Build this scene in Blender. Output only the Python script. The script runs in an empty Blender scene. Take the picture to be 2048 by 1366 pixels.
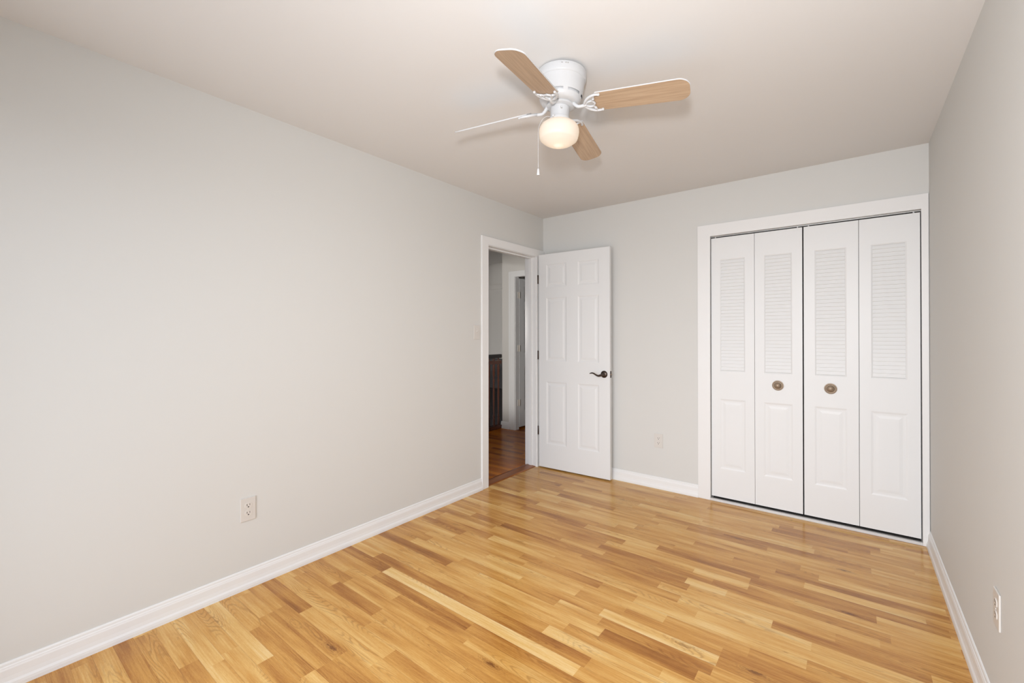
import bpy, bmesh, math, random
from mathutils import Vector, Matrix

# ------------------------------------------------------------------ camera, world, lights, exposure
SC = bpy.context.scene
COL = SC.collection
H = 2.44                      # ceiling height
XL, XR = -2.435, 0.366        # left / right wall planes
YB, YF = 3.637, -0.27         # back / front wall planes
PI = math.pi

FPX, YAW, PITCH, ROLL, CY, CAMH = 875.664, 0.6614, 0.0026, -0.0016, 667.4255, 1.2829
cam_data = bpy.data.cameras.new('camera')
cam = bpy.data.objects.new('camera', cam_data)
COL.objects.link(cam)
cam_data.sensor_width = 36.0
cam_data.lens = FPX / 2048.0 * 36.0
cam_data.shift_y = (CY - 683.0) / 2048.0
cam_data.clip_start = 0.02
fw = Vector((-math.sin(YAW) * math.cos(PITCH), math.cos(YAW) * math.cos(PITCH), math.sin(PITCH)))
rt = Vector((math.cos(YAW), math.sin(YAW), 0.0))
up = rt.cross(fw)
rt2 = rt * math.cos(ROLL) + up * math.sin(ROLL)
up2 = up * math.cos(ROLL) - rt * math.sin(ROLL)
cam.matrix_world = Matrix(((rt2.x, up2.x, -fw.x, 0), (rt2.y, up2.y, -fw.y, 0), (rt2.z, up2.z, -fw.z, CAMH), (0, 0, 0, 1)))
SC.camera = cam

world = bpy.data.worlds.new('daylight')
SC.world = world
world.use_nodes = True
wbg = world.node_tree.nodes['Background']
wbg.inputs[0].default_value = (0.91, 0.97, 1.06, 1)
# sky brightened straight out from the added window as fill, dimmer towards the sides
_wt = world.node_tree
_tc = _wt.nodes.new('ShaderNodeTexCoord')
_sp = _wt.nodes.new('ShaderNodeSeparateXYZ')
_wt.links.new(_tc.outputs['Generated'], _sp.inputs[0])


def _wm(op, a, b):
    nd = _wt.nodes.new('ShaderNodeMath')
    nd.operation = op
    for i, v in enumerate((a, b)):
        if isinstance(v, bpy.types.NodeSocket):
            _wt.links.new(v, nd.inputs[i])
        else:
            nd.inputs[i].default_value = v
    return nd.outputs[0]


SKY_BASE, SKY_LOBE, SKY_POW, GROUND = 3.75, 2.9, 5.0, 0.45
_d = _wm('MAXIMUM', _wm('MULTIPLY', _sp.outputs[1], -1.0), 0.0)
_up = _wt.nodes.new('ShaderNodeMapRange')
_up.inputs[1].default_value, _up.inputs[2].default_value = -0.08, 0.04
_up.inputs[3].default_value, _up.inputs[4].default_value = GROUND, 1.0
_wt.links.new(_sp.outputs[2], _up.inputs[0])
_sky = _wm('ADD', _wm('MULTIPLY', _wm('POWER', _d, SKY_POW), SKY_LOBE), SKY_BASE)
_wt.links.new(_wm('MULTIPLY', _sky, _up.outputs[0]), wbg.inputs[1])

FILL_WIN = (-2.10, 0.20, 0.10, 2.15)   # window added in the unseen front wall, sized for its fill light


def light(name, kind, loc, energy, color, target=None, **kw):
    d = bpy.data.lights.new(name, kind)
    d.energy = energy
    d.color = color
    for k, v in kw.items():
        setattr(d, k, v)
    o = bpy.data.objects.new(name, d)
    COL.objects.link(o)
    o.location = loc
    if target is not None:
        o.rotation_euler = (Vector(target) - Vector(loc)).to_track_quat('-Z', 'Y').to_euler()
    return o


portal = light('fill_window_portal', 'AREA', ((FILL_WIN[0] + FILL_WIN[1]) / 2, YF - 0.10, (FILL_WIN[2] + FILL_WIN[3]) / 2), 1.0, (1, 1, 1),
               target=((FILL_WIN[0] + FILL_WIN[1]) / 2, 5, (FILL_WIN[2] + FILL_WIN[3]) / 2), shape='RECTANGLE', size=FILL_WIN[1] - FILL_WIN[0], size_y=FILL_WIN[3] - FILL_WIN[2])
portal.data.cycles.is_portal = True
# the photographer's flash, just above the camera, aimed at the ceiling by the fan
light('camera_flash', 'SPOT', (0.0, -0.05, 1.56), 142.0, (0.97, 0.98, 1.0), target=(-0.55, 2.3, 1.9),
      spot_size=math.radians(148), spot_blend=1.0, shadow_soft_size=0.07)
# added fill spot, unseen, imitating flash light on the hall end wall
light('hall_fill_spot', 'SPOT', (-2.70, 1.60, 1.50), 170.0, (1.0, 0.97, 0.92), target=(-3.60, 4.80, 1.30), spot_size=math.radians(44), spot_blend=0.5, shadow_soft_size=0.08)

SC.view_settings.view_transform = 'Standard'
SC.view_settings.look = 'None'
SC.view_settings.exposure = 0.04
SC.view_settings.gamma = 1.0
SC.view_settings.use_curve_mapping = False


# ------------------------------------------------------------------ materials
def lin(r, g, b):
    f = lambda c: ((c / 255 + 0.055) / 1.055) ** 2.4 if c > 10 else c / 255 / 12.92
    return (f(r), f(g), f(b), 1)


def mat(name, col, rough=0.5, metal=0.0, spec=0.5, bump=0.0, bscale=200.0, var=0.0):
    m = bpy.data.materials.new(name)
    m.use_nodes = True
    nt = m.node_tree
    b = nt.nodes['Principled BSDF']
    b.inputs['Base Color'].default_value = col if len(col) == 4 else (*col, 1)
    b.inputs['Roughness'].default_value = rough
    b.inputs['Metallic'].default_value = metal
    b.inputs['Specular IOR Level'].default_value = spec
    tc = nt.nodes.new('ShaderNodeTexCoord')
    if bump > 0:
        n = nt.nodes.new('ShaderNodeTexNoise')
        n.inputs['Scale'].default_value = bscale
        n.inputs['Detail'].default_value = 3
        bp = nt.nodes.new('ShaderNodeBump')
        bp.inputs['Strength'].default_value = bump
        bp.inputs['Distance'].default_value = 0.002
        nt.links.new(tc.outputs['Object'], n.inputs['Vector'])
        nt.links.new(n.outputs['Fac'], bp.inputs['Height'])
        nt.links.new(bp.outputs['Normal'], b.inputs['Normal'])
    if var > 0:
        n = nt.nodes.new('ShaderNodeTexNoise')
        n.inputs['Scale'].default_value = 60
        n.inputs['Detail'].default_value = 4
        mx = nt.nodes.new('ShaderNodeMix')
        mx.data_type = 'RGBA'
        c = b.inputs['Base Color'].default_value
        mx.inputs[6].default_value = [x * (1 - var) for x in c[:3]] + [1]
        mx.inputs[7].default_value = [min(1, x * (1 + var)) for x in c[:3]] + [1]
        nt.links.new(tc.outputs['Object'], n.inputs['Vector'])
        nt.links.new(n.outputs['Fac'], mx.inputs[0])
        nt.links.new(mx.outputs[2], b.inputs['Base Color'])
    return m


class NT:
    """tiny helper for node graphs"""
    def __init__(s, m):
        s.t = m.node_tree

    def n(s, kind, **ins):
        nd = s.t.nodes.new(kind)
        for k, v in ins.items():
            if k[0] == 'i' and k[1:].isdigit():
                s.put(nd.inputs[int(k[1:])], v)
            else:
                setattr(nd, k, v)
        return nd

    def put(s, sock, v):
        if isinstance(v, bpy.types.NodeSocket):
            s.t.links.new(v, sock)
        else:
            sock.default_value = v

    def math(s, op, a, b=0.0, c=0.0):
        nd = s.n('ShaderNodeMath', operation=op)
        s.put(nd.inputs[0], a); s.put(nd.inputs[1], b); s.put(nd.inputs[2], c)
        return nd.outputs[0]

    def smooth(s, v, lo, hi, a=0.0, b=1.0):
        nd = s.n('ShaderNodeMapRange', interpolation_type='SMOOTHSTEP')
        for i, x in enumerate((v, lo, hi, a, b)):
            s.put(nd.inputs[i], x)
        return nd.outputs[0]

    def noise(s, vec, scale=1.0, detail=2.0, rough=0.5):
        nd = s.n('ShaderNodeTexNoise')
        s.put(nd.inputs['Vector'], vec)
        nd.inputs['Scale'].default_value = scale
        nd.inputs['Detail'].default_value = detail
        nd.inputs['Roughness'].default_value = rough
        return nd.outputs['Fac']

    def mix(s, f, a, b):
        nd = s.n('ShaderNodeMix', data_type='RGBA')
        s.put(nd.inputs[0], f); s.put(nd.inputs[6], a); s.put(nd.inputs[7], b)
        return nd.outputs[2]

    def xyz(s, x, y, z):
        nd = s.n('ShaderNodeCombineXYZ')
        s.put(nd.inputs[0], x); s.put(nd.inputs[1], y); s.put(nd.inputs[2], z)
        return nd.outputs[0]


def wood_floor(name, ramp, dark, rough=0.22, grain=1.0, spec=0.5):
    """strip floor: every face carries 'tone' and 'seed'; uv holds metres along / across the strip"""
    m = mat(name, (0.5, 0.3, 0.1, 1), rough)
    g = NT(m)
    b = m.node_tree.nodes['Principled BSDF']
    uv = g.n('ShaderNodeUVMap', uv_map='strip')
    sep = g.n('ShaderNodeSeparateXYZ', i0=uv.outputs[0])
    u, v = sep.outputs[0], sep.outputs[1]
    tone = g.n('ShaderNodeAttribute', attribute_name='tone').outputs['Fac']
    seed = g.n('ShaderNodeAttribute', attribute_name='seed').outputs['Fac']
    s1 = g.math('MULTIPLY', seed, 91.7)
    cr = g.n('ShaderNodeValToRGB')
    el = cr.color_ramp.elements
    el[0].position, el[0].color = ramp[0]
    el[1].position, el[1].color = ramp[-1]
    for p, c in ramp[1:-1]:
        e = el.new(p); e.color = c
    # slow drift of tone along and across each strip
    drift = g.noise(g.xyz(g.math('MULTIPLY', u, 2.6), g.math('MULTIPLY', v, 22.0), s1), 1.0, 2)
    t2 = g.math('ADD', tone, g.math('MULTIPLY', g.math('SUBTRACT', drift, 0.5), 0.85 * grain))
    # long streaks
    st = g.noise(g.xyz(g.math('MULTIPLY', u, 4.0), g.math('MULTIPLY', v, 170.0), s1), 1.0, 3, 0.62)
    t3 = g.math('ADD', t2, g.math('MULTIPLY', g.math('SUBTRACT', st, 0.5), 0.50 * grain))
    # fine pores
    po = g.noise(g.xyz(g.math('MULTIPLY', u, 55.0), g.math('MULTIPLY', v, 800.0), s1), 1.0, 3, 0.65)
    t4 = g.math('ADD', t3, g.math('MULTIPLY', g.math('SUBTRACT', po, 0.5), 0.42 * grain))
    g.put(cr.inputs[0], t4)
    col = cr.outputs[0]
    # cathedral figure: contour lines of a stretched noise field
    fld = g.noise(g.xyz(g.math('MULTIPLY', u, 1.5), g.math('MULTIPLY', v, 11.0), g.math('ADD', s1, 7.0)), 1.0, 1.0, 0.4)
    wob = g.noise(g.xyz(g.math('MULTIPLY', u, 60.0), g.math('MULTIPLY', v, 160.0), s1), 1.0, 2)
    wob2 = g.noise(g.xyz(g.math('MULTIPLY', u, 14.0), g.math('MULTIPLY', v, 60.0), s1), 1.0, 2)
    ph = g.math('ADD', g.math('MULTIPLY', fld, 210.0), g.math('ADD', g.math('MULTIPLY', wob, 2.2), g.math('MULTIPLY', wob2, 5.0)))
    ring = g.math('SINE', ph)
    ringm = g.smooth(ring, 0.1, 1.0)
    gate = g.smooth(g.noise(g.xyz(g.math('MULTIPLY', u, 1.7), g.math('MULTIPLY', v, 12.0), g.math('ADD', s1, 31.0)), 1.0, 1), 0.50, 0.66)
    rf = g.math('MULTIPLY', g.math('MULTIPLY', ringm, gate), 0.30 * grain)
    col = g.mix(rf, col, dark)
    # short dark splits
    sp = g.noise(g.xyz(g.math('MULTIPLY', u, 7.0), g.math('MULTIPLY', v, 120.0), g.math('ADD', s1, 57.0)), 1.0, 3, 0.55)
    spm = g.math('MULTIPLY', g.smooth(sp, 0.68, 0.80), 0.50 * grain)
    col = g.mix(spm, col, dark)
    # knots
    vo = g.n('ShaderNodeTexVoronoi', feature='F1', voronoi_dimensions='3D')
    warp = g.math('MULTIPLY', g.math('SUBTRACT', wob, 0.5), 0.35)
    g.put(vo.inputs['Vector'], g.xyz(g.math('ADD', g.math('MULTIPLY', u, 3.6), warp), g.math('MULTIPLY', v, 11.0), s1))
    vo.inputs['Scale'].default_value = 1.0
    d = vo.outputs['Distance']
    keep = g.smooth(g.n('ShaderNodeSeparateColor', i0=vo.outputs['Color']).outputs[0], 0.84, 0.85)
    kn = g.math('MULTIPLY', g.smooth(d, 0.05, 0.15, 1.0, 0.0), keep)
    halo = g.math('MULTIPLY', g.smooth(d, 0.10, 0.42, 0.34, 0.0), keep)
    kr = g.math('MULTIPLY', halo, g.smooth(g.math('SINE', g.math('ADD', g.math('MULTIPLY', d, 70.0), g.math('MULTIPLY', wob2, 9.0))), -0.3, 0.9))
    col = g.mix(kr, col, dark)
    col = g.mix(g.math('MULTIPLY', kn, 0.75), col, dark)
    # hairline joints between strips
    vv = g.n('ShaderNodeAttribute', attribute_name='wid').outputs['Fac']
    loc = g.math('SUBTRACT', v, vv)
    ed = g.math('MINIMUM', loc, g.math('SUBTRACT', 0.064, loc))
    jl = g.smooth(ed, 0.0, 0.0012, 0.35, 0.0)
    col = g.mix(jl, col, dark)
    g.put(b.inputs['Base Color'], col)
    g.put(b.inputs['Roughness'], g.math('ADD', g.math('MULTIPLY', st, 0.08), rough - 0.04))
    b.inputs['Specular IOR Level'].default_value = spec
    return m


M = {}
M['wall'] = mat('wall_paint', (0.655, 0.647, 0.622, 1), 0.75, spec=0.25, bump=0.05, bscale=350)
M['ceiling'] = mat('ceiling_paint', (0.735, 0.722, 0.708, 1), 0.8, spec=0.2, bump=0.05, bscale=300)
M['trim'] = mat('trim_white', (0.795, 0.788, 0.778, 1), 0.38, spec=0.4)
M['door'] = mat('door_white', (0.765, 0.765, 0.76, 1), 0.42, spec=0.4, bump=0.02, bscale=500)
M['hallwall'] = mat('hall_paint', (0.66, 0.635, 0.60, 1), 0.7, spec=0.25)
M['bronze'] = mat('oil_bronze', (0.075, 0.055, 0.045, 1), 0.34, 0.85, var=0.25)
M['brass'] = mat('antique_brass', (0.30, 0.225, 0.16, 1), 0.45, 0.6, var=0.3)
M['hinge'] = mat('painted_hinge', (0.72, 0.67, 0.60, 1), 0.35, 0.1)
M['plate'] = mat('almond_plate', (0.65, 0.618, 0.58, 1), 0.35, spec=0.5)
M['socket'] = mat('almond_socket', (0.68, 0.645, 0.605, 1), 0.35, spec=0.5)
M['dark'] = mat('slot_dark', (0.03, 0.025, 0.022, 1), 0.6)
M['fanwhite'] = mat('fan_white_enamel', (0.56, 0.562, 0.568, 1), 0.28, spec=0.5)
M['metal'] = mat('grey_metal', (0.45, 0.44, 0.42, 1), 0.35, 0.8)
M['track'] = mat('track_white', (0.66, 0.65, 0.64, 1), 0.4, 0.0, var=0.1)
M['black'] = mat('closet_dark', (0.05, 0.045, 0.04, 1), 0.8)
M['rail'] = mat('dark_red_wood', (0.10, 0.028, 0.013, 1), 0.3, var=0.3)
M['shadegrey'] = mat('shade_grey', (0.075, 0.07, 0.07, 1), 0.6)  # shade put into the colour of the added stairwell sheet
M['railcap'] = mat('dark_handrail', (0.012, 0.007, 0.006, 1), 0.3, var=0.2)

R_OAK = [(0.0, lin(128, 76, 28)), (0.28, lin(170, 113, 50)), (0.55, lin(202, 149, 76)), (0.8, lin(220, 176, 106)), (1.0, lin(230, 198, 140))]
M['floor'] = wood_floor('laminate_oak', R_OAK, lin(104, 56, 22), rough=0.2, spec=0.38)
R_HALL = [(0.0, lin(134, 66, 8)), (0.4, lin(182, 100, 14)), (0.7, lin(204, 120, 22)), (1.0, lin(218, 136, 34))]
M['hallfloor'] = wood_floor('hall_oak', R_HALL, lin(60, 22, 4), rough=0.25, grain=0.6, spec=0.16)


def streaky(name, c1, c2, axis_scale, rough=0.4):
    m = mat(name, c1, rough)
    g = NT(m)
    tc = g.n('ShaderNodeTexCoord')
    mp = g.n('ShaderNodeMapping')
    g.put(mp.inputs[0], tc.outputs['Object'])
    mp.inputs['Scale'].default_value = axis_scale
    f = g.noise(mp.outputs[0], 1.0, 4, 0.6)
    b = m.node_tree.nodes['Principled BSDF']
    g.put(b.inputs['Base Color'], g.mix(g.smooth(f, 0.3, 0.72), c1, c2))
    return m


M['bladewood'] = streaky('blade_light_oak', lin(168, 142, 116), lin(190, 164, 136), (4, 90, 4), 0.4)
M['threshold'] = streaky('threshold_oak', lin(120, 62, 20), lin(160, 94, 38), (40, 3, 40), 0.3)


def globe_mat():
    m = mat('opal_glass', (0.66, 0.635, 0.60, 1), 0.18, spec=0.5)
    g = NT(m)
    b = m.node_tree.nodes['Principled BSDF']
    out = m.node_tree.nodes['Material Output']
    tr = g.n('ShaderNodeBsdfTranslucent')
    tr.inputs[0].default_value = (1.0, 0.90, 0.79, 1)
    mx = g.n('ShaderNodeMixShader')
    mx.inputs[0].default_value = 0.4
    g.put(mx.inputs[1], b.outputs[0]); g.put(mx.inputs[2], tr.outputs[0])
    g.put(out.inputs[0], mx.outputs[0])
    return m


M['globe'] = globe_mat()


# ------------------------------------------------------------------ mesh helpers
def finish(name, bm, mats, parent=None, smooth=False, auto=None):
    me = bpy.data.meshes.new(name)
    bmesh.ops.recalc_face_normals(bm, faces=bm.faces[:])
    bm.to_mesh(me)
    bm.free()
    for m in (mats if isinstance(mats, (list, tuple)) else [mats]):
        me.materials.append(M[m])
    o = bpy.data.objects.new(name, me)
    COL.objects.link(o)
    if parent is not None:
        o.parent = parent
    if smooth:
        me.polygons.foreach_set('use_smooth', [True] * len(me.polygons))
        if auto:
            me.set_sharp_from_angle(angle=math.radians(auto))
    return o


def box(bm, x0, x1, y0, y1, z0, z1, bev=0.0, mi=0, mtx=None):
    r = bmesh.ops.create_cube(bm, size=1.0)
    vs = r['verts']
    for v in vs:
        v.co = Vector(((x0 + x1) / 2 + v.co.x * (x1 - x0), (y0 + y1) / 2 + v.co.y * (y1 - y0), (z0 + z1) / 2 + v.co.z * (z1 - z0)))
    fs = set(f for v in vs for f in v.link_faces)
    if bev > 0:
        es = list(set(e for v in vs for e in v.link_edges))
        rr = bmesh.ops.bevel(bm, geom=es, offset=bev, segments=2, profile=0.6, affect='EDGES', clamp_overlap=True)
        fs = set(rr['faces']) | set(f for f in fs if f.is_valid)
        vs = list(set(v for f in fs for v in f.verts))
    for f in fs:
        f.material_index = mi
    if mtx is not None:
        for v in vs:
            v.co = mtx @ v.co
    return vs


def lathe(bm, prof, seg=48, mi=0, mtx=None, skip=None, cap=True):
    """profile of (r, z) turned about local z"""
    rings = []
    allv = []
    for r, z in prof:
        if r < 1e-6:
            v = bm.verts.new((0, 0, z)); rings.append([v]); allv.append(v)
        else:
            ring = [bm.verts.new((r * math.cos(2 * PI * i / seg), r * math.sin(2 * PI * i / seg), z)) for i in range(seg)]
            rings.append(ring); allv += ring
    for j in range(len(rings) - 1):
        a, b = rings[j], rings[j + 1]
        for i in range(seg):
            if skip and skip(j, i):
                continue
            k = (i + 1) % seg
            if len(a) == 1 and len(b) == 1:
                continue
            if len(a) == 1:
                f = bm.faces.new((a[0], b[i], b[k]))
            elif len(b) == 1:
                f = bm.faces.new((a[i], b[0], a[k]))
            else:
                f = bm.faces.new((a[i], b[i], b[k], a[k]))
            f.material_index = mi
    if cap:
        for ring in (rings[0], rings[-1]):
            if len(ring) > 1:
                f = bm.faces.new(ring); f.material_index = mi
    if mtx is not None:
        for v in allv:
            v.co = mtx @ v.co
    return allv


def catmull(pts, rad, n=6):
    P = [Vector(p) for p in pts]
    out, ro = [], []
    for i in range(len(P) - 1):
        p0 = P[i - 1] if i > 0 else P[i] * 2 - P[i + 1]
        p3 = P[i + 2] if i + 2 < len(P) else P[i + 1] * 2 - P[i]
        for k in range(n):
            t = k / n
            out.append(0.5 * ((2 * P[i]) + (P[i + 1] - p0) * t + (2 * p0 - 5 * P[i] + 4 * P[i + 1] - p3) * t * t + (3 * P[i] - p0 - 3 * P[i + 1] + p3) * t ** 3))
            ro.append(rad[i] + (rad[i + 1] - rad[i]) * t)
    out.append(P[-1]); ro.append(rad[-1])
    return out, ro


def tube(bm, pts, rad, seg=10, mi=0, n=6, closed=False, flat=1.0):
    if not isinstance(rad, (list, tuple)):
        rad = [rad] * len(pts)
    P, R = catmull(pts, rad, n)
    rings = []
    nrm = None
    for i, p in enumerate(P):
        if closed and i == len(P) - 1:
            break
        t = (P[(i + 1) % len(P)] if i + 1 < len(P) else P[i]) - (P[i - 1] if i > 0 else P[i])
        if closed and i == 0:
            t = P[1] - P[-2]
        t.normalize()
        if nrm is None:
            a = Vector((0, 0, 1)) if abs(t.z) < 0.9 else Vector((1, 0, 0))
            nrm = (a - t * a.dot(t)).normalized()
        else:
            nrm = (nrm - t * nrm.dot(t)).normalized()
        bn = t.cross(nrm)
        rings.append([bm.verts.new(p + nrm * (R[i] * flat * math.cos(2 * PI * k / seg)) + bn * (R[i] * math.sin(2 * PI * k / seg))) for k in range(seg)])
    L = len(rings)
    for j in range(L if closed else L - 1):
        a, b = rings[j], rings[(j + 1) % L]
        for k in range(seg):
            q = (k + 1) % seg
            f = bm.faces.new((a[k], a[q], b[q], b[k])); f.material_index = mi
    if not closed:
        for s, ring in ((-1, rings[0]), (1, rings[-1])):
            f = bm.faces.new(ring); f.material_index = mi


def extrude_profile(bm, prof, p0, p1, out, mi=0):
    """profile of (depth, z) swept straight from p0 to p1; 'out' is the direction depth grows in"""
    p0, p1, out = Vector(p0), Vector(p1), Vector(out)
    a = [bm.verts.new(p0 + out * d + Vector((0, 0, z))) for d, z in prof]
    b = [bm.verts.new(p1 + out * d + Vector((0, 0, z))) for d, z in prof]
    n = len(prof)
    for i in range(n):
        k = (i + 1) % n
        f = bm.faces.new((a[i], a[k], b[k], b[i])); f.material_index = mi
    bm.faces.new(a); bm.faces.new(b)


def board(bm, pts, to3d, bev=0.0025):
    """flat board of any outline: pts are 2-D, to3d(p, q, t) places them, t=0 back and t=1 face"""
    a = [bm.verts.new(to3d(p, q, 0.0)) for p, q in pts]
    b = [bm.verts.new(to3d(p, q, 1.0)) for p, q in pts]
    n = len(pts)
    bm.faces.new(a)
    f = bm.faces.new(b)
    es = list(f.edges)
    for i in range(n):
        k = (i + 1) % n
        bm.faces.new((a[i], a[k], b[k], b[i]))
    if bev:
        bmesh.ops.bevel(bm, geom=es, offset=bev, segments=2, profile=0.6, affect='EDGES', clamp_overlap=True)


def arch(p0, p1, in0, in1, top_in, top_out):
    """outline of a door casing: outer legs p0 / p1, inner legs in0 / in1"""
    return [(p0, 0), (in0, 0), (in0, top_in), (in1, top_in), (in1, 0), (p1, 0), (p1, top_out), (p0, top_out)]


def slab_with_panels(bm, W, T, z0, z1, rects, x0=0.0, louvers=(), mi=0, soft=1.0):
    """door leaf x0..x0+W, front at y=0 facing -y, thickness T; rects = raised panels, louvers = slatted fields"""
    allr = [('p', r) for r in rects] + [('l', r) for r in louvers]
    xs = sorted({x0, x0 + W} | {v for _, r in allr for v in (r[0], r[1])})
    zs = sorted({z0, z1} | {v for _, r in allr for v in (r[2], r[3])})
    cache = {}

    def V(x, y, z):
        k = (round(x, 5), round(y, 5), round(z, 5))
        if k not in cache:
            cache[k] = bm.verts.new((x, y, z))
        return cache[k]

    def Q(*p):
        vs = [V(*q) for q in p]
        if len(set(vs)) == 4:
            f = bm.faces.new(vs); f.material_index = mi

    for i in range(len(xs) - 1):
        for j in range(len(zs) - 1):
            cx, cz = (xs[i] + xs[i + 1]) / 2, (zs[j] + zs[j + 1]) / 2
            if any(r[0] < cx < r[1] and r[2] < cz < r[3] for _, r in allr):
                continue
            Q((xs[i], 0, zs[j]), (xs[i + 1], 0, zs[j]), (xs[i + 1], 0, zs[j + 1]), (xs[i], 0, zs[j + 1]))

    def rings(r, steps):
        prev = None
        for ins, dep in steps:
            cur = [(r[0] + ins, dep, r[2] + ins), (r[1] - ins, dep, r[2] + ins), (r[1] - ins, dep, r[3] - ins), (r[0] + ins, dep, r[3] - ins)]
            if prev is None:
                # stitch the outer ring to grid vertices lying on its border
                gx = [x for x in xs if r[0] <= x <= r[1]]
                gz = [z for z in zs if r[2] <= z <= r[3]]
                prev = cur
                if len(gx) > 2 or len(gz) > 2:
                    pass
            else:
                for k in range(4):
                    q = (k + 1) % 4
                    Q(prev[k], prev[q], cur[q], cur[k])
                prev = cur
        return prev

    for kind, r in allr:
        if kind == 'p':
            e = rings(r, [(i, d * soft) for i, d in ((0, 0), (0.004, 0.0015), (0.010, 0.0058), (0.016, 0.0072), (0.026, 0.0072), (0.042, 0.0022), (0.046, 0.0018))])
            Q(*e)
        else:
            e = rings(r, [(0, 0), (0.006, 0.003), (0.008, 0.004)])
            xa, xb, za, zb = e[0][0], e[1][0], e[0][2], e[2][2]
            n = 33
            h = (zb - za) / n
            for k in range(n):
                zz = za + k * h
                lowd, topd = 0.0005, 0.0062
                Q((xa, 0.0062, zz), (xb, 0.0062, zz), (xb, lowd, zz + 0.0016), (xa, lowd, zz + 0.0016))
                Q((xa, lowd, zz + 0.0016), (xb, lowd, zz + 0.0016), (xb, topd, zz + h), (xa, topd, zz + h))
                # slat ends
                for x in (xa, xb):
                    f = [V(x, 0.0062, zz), V(x, lowd, zz + 0.0016), V(x, topd, zz + h)]
                    ff = bm.faces.new(f); ff.material_index = mi
            for x in (xa, xb):
                pass
    # sides and back
    X0, X1 = x0, x0 + W
    for i in range(len(xs) - 1):
        for z in (z0, z1):
            Q((xs[i], 0, z), (xs[i + 1], 0, z), (xs[i + 1], T, z), (xs[i], T, z))
    for j in range(len(zs) - 1):
        for x in (X0, X1):
            Q((x, 0, zs[j]), (x, 0, zs[j + 1]), (x, T, zs[j + 1]), (x, T, zs[j]))
    bb = [V(xs[i], T, z0) for i in range(len(xs))] + [V(X1, T, z) for z in zs[1:]] + [V(x, T, z1) for x in reversed(xs[:-1])] + [V(X0, T, z) for z in reversed(zs[1:-1])]
    f = bm.faces.new(bb); f.material_index = mi


def empty(name, loc, rot=(0, 0, 0), parent=None):
    o = bpy.data.objects.new(name, None)
    COL.objects.link(o)
    o.location = loc
    o.rotation_euler = rot
    o.empty_display_size = 0.1
    if parent:
        o.parent = parent
    return o


def tag(o, label=None, cat=None, group=None, kind=None):
    if label: o['label'] = label
    if cat: o['category'] = cat
    if group: o['group'] = group
    if kind: o['kind'] = kind
    return o


# ------------------------------------------------------------------ room shell
WT = 0.12
DY0, DY1, DZ = 2.787, 3.510, 2.045          # hall doorway in the left wall
CX0, CX1, CZ = -0.874, 0.332, 2.047         # closet opening in the back wall


def strip_floor(name, material, x0, x1, y0, y1, z0, z1, width, ystart, lengths, seedn, tones, special=()):
    rnd = random.Random(seedn)
    bm = bmesh.new()
    uvl = bm.loops.layers.uv.new('strip')
    fl_t = bm.faces.layers.float.new('tone')
    fl_s = bm.faces.layers.float.new('seed')
    fl_w = bm.faces.layers.float.new('wid')
    k0 = int(math.floor((y0 - ystart) / width))
    k1 = int(math.ceil((y1 - ystart) / width))
    for k in range(k0, k1):
        ya, yb = max(y0, ystart + k * width), min(y1, ystart + (k + 1) * width)
        if yb - ya < 1e-4:
            continue
        fixed = [s for s in special if s[0] == k]
        cuts = []
        x = x0 - rnd.uniform(0, lengths[1])
        while x < x1:
            L = rnd.uniform(*lengths)
            cuts.append([x, x + L, rnd.choice(tones) + rnd.uniform(-0.06, 0.06)])
            x += L
        for _, fa, fb, ft in fixed:      # strips read off the photograph replace whatever the row had there
            new = []
            for a, b, t in cuts:
                if b <= fa or a >= fb:
                    new.append([a, b, t])
                else:
                    if a < fa: new.append([a, fa, t])
                    if b > fb: new.append([fb, b, t])
            new.append([fa, fb, ft])
            cuts = sorted(new)
        # no stub ends beside the strips read off the photograph
        merged = []
        for c in cuts:
            if merged and (c[1] - c[0] < 0.17 or merged[-1][1] - merged[-1][0] < 0.17) and not (c[1] - c[0] > 0.25 and merged[-1][1] - merged[-1][0] > 0.25):
                t = c[2] if c[1] - c[0] > merged[-1][1] - merged[-1][0] else merged[-1][2]
                merged[-1] = [merged[-1][0], c[1], t]
            else:
                merged.append(c)
        cuts = merged
        for a, b, t in cuts:
            sd = rnd.random()
            a2, b2 = max(a, x0), min(b, x1)
            if b2 - a2 < 1e-4:
                continue
            vs = [bm.verts.new((a2, ya, z1)), bm.verts.new((b2, ya, z1)), bm.verts.new((b2, yb, z1)), bm.verts.new((a2, yb, z1))]
            f = bm.faces.new(vs)
            f[fl_t] = t; f[fl_s] = sd; f[fl_w] = ystart + k * width
            for l in f.loops:
                l[uvl].uv = (l.vert.co.x, l.vert.co.y)
    bmesh.ops.remove_doubles(bm, verts=bm.verts[:], dist=1e-5)
    # slab body under the strips
    vs = [bm.verts.new(c) for c in ((x0, y0, z0), (x1, y0, z0), (x1, y1, z0), (x0, y1, z0), (x0, y0, z1 - 0.0004), (x1, y0, z1 - 0.0004), (x1, y1, z1 - 0.0004), (x0, y1, z1 - 0.0004))]
    for q in ((0, 1, 2, 3), (0, 1, 5, 4), (1, 2, 6, 5), (2, 3, 7, 6), (3, 0, 4, 7)):
        bm.faces.new([vs[i] for i in q])
    for f in bm.faces:
        f.normal_update()
    me = bpy.data.meshes.new(name)
    bm.to_mesh(me); bm.free()
    me.materials.append(M[material])
    o = bpy.data.objects.new(name, me)
    COL.objects.link(o)
    return o


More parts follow.
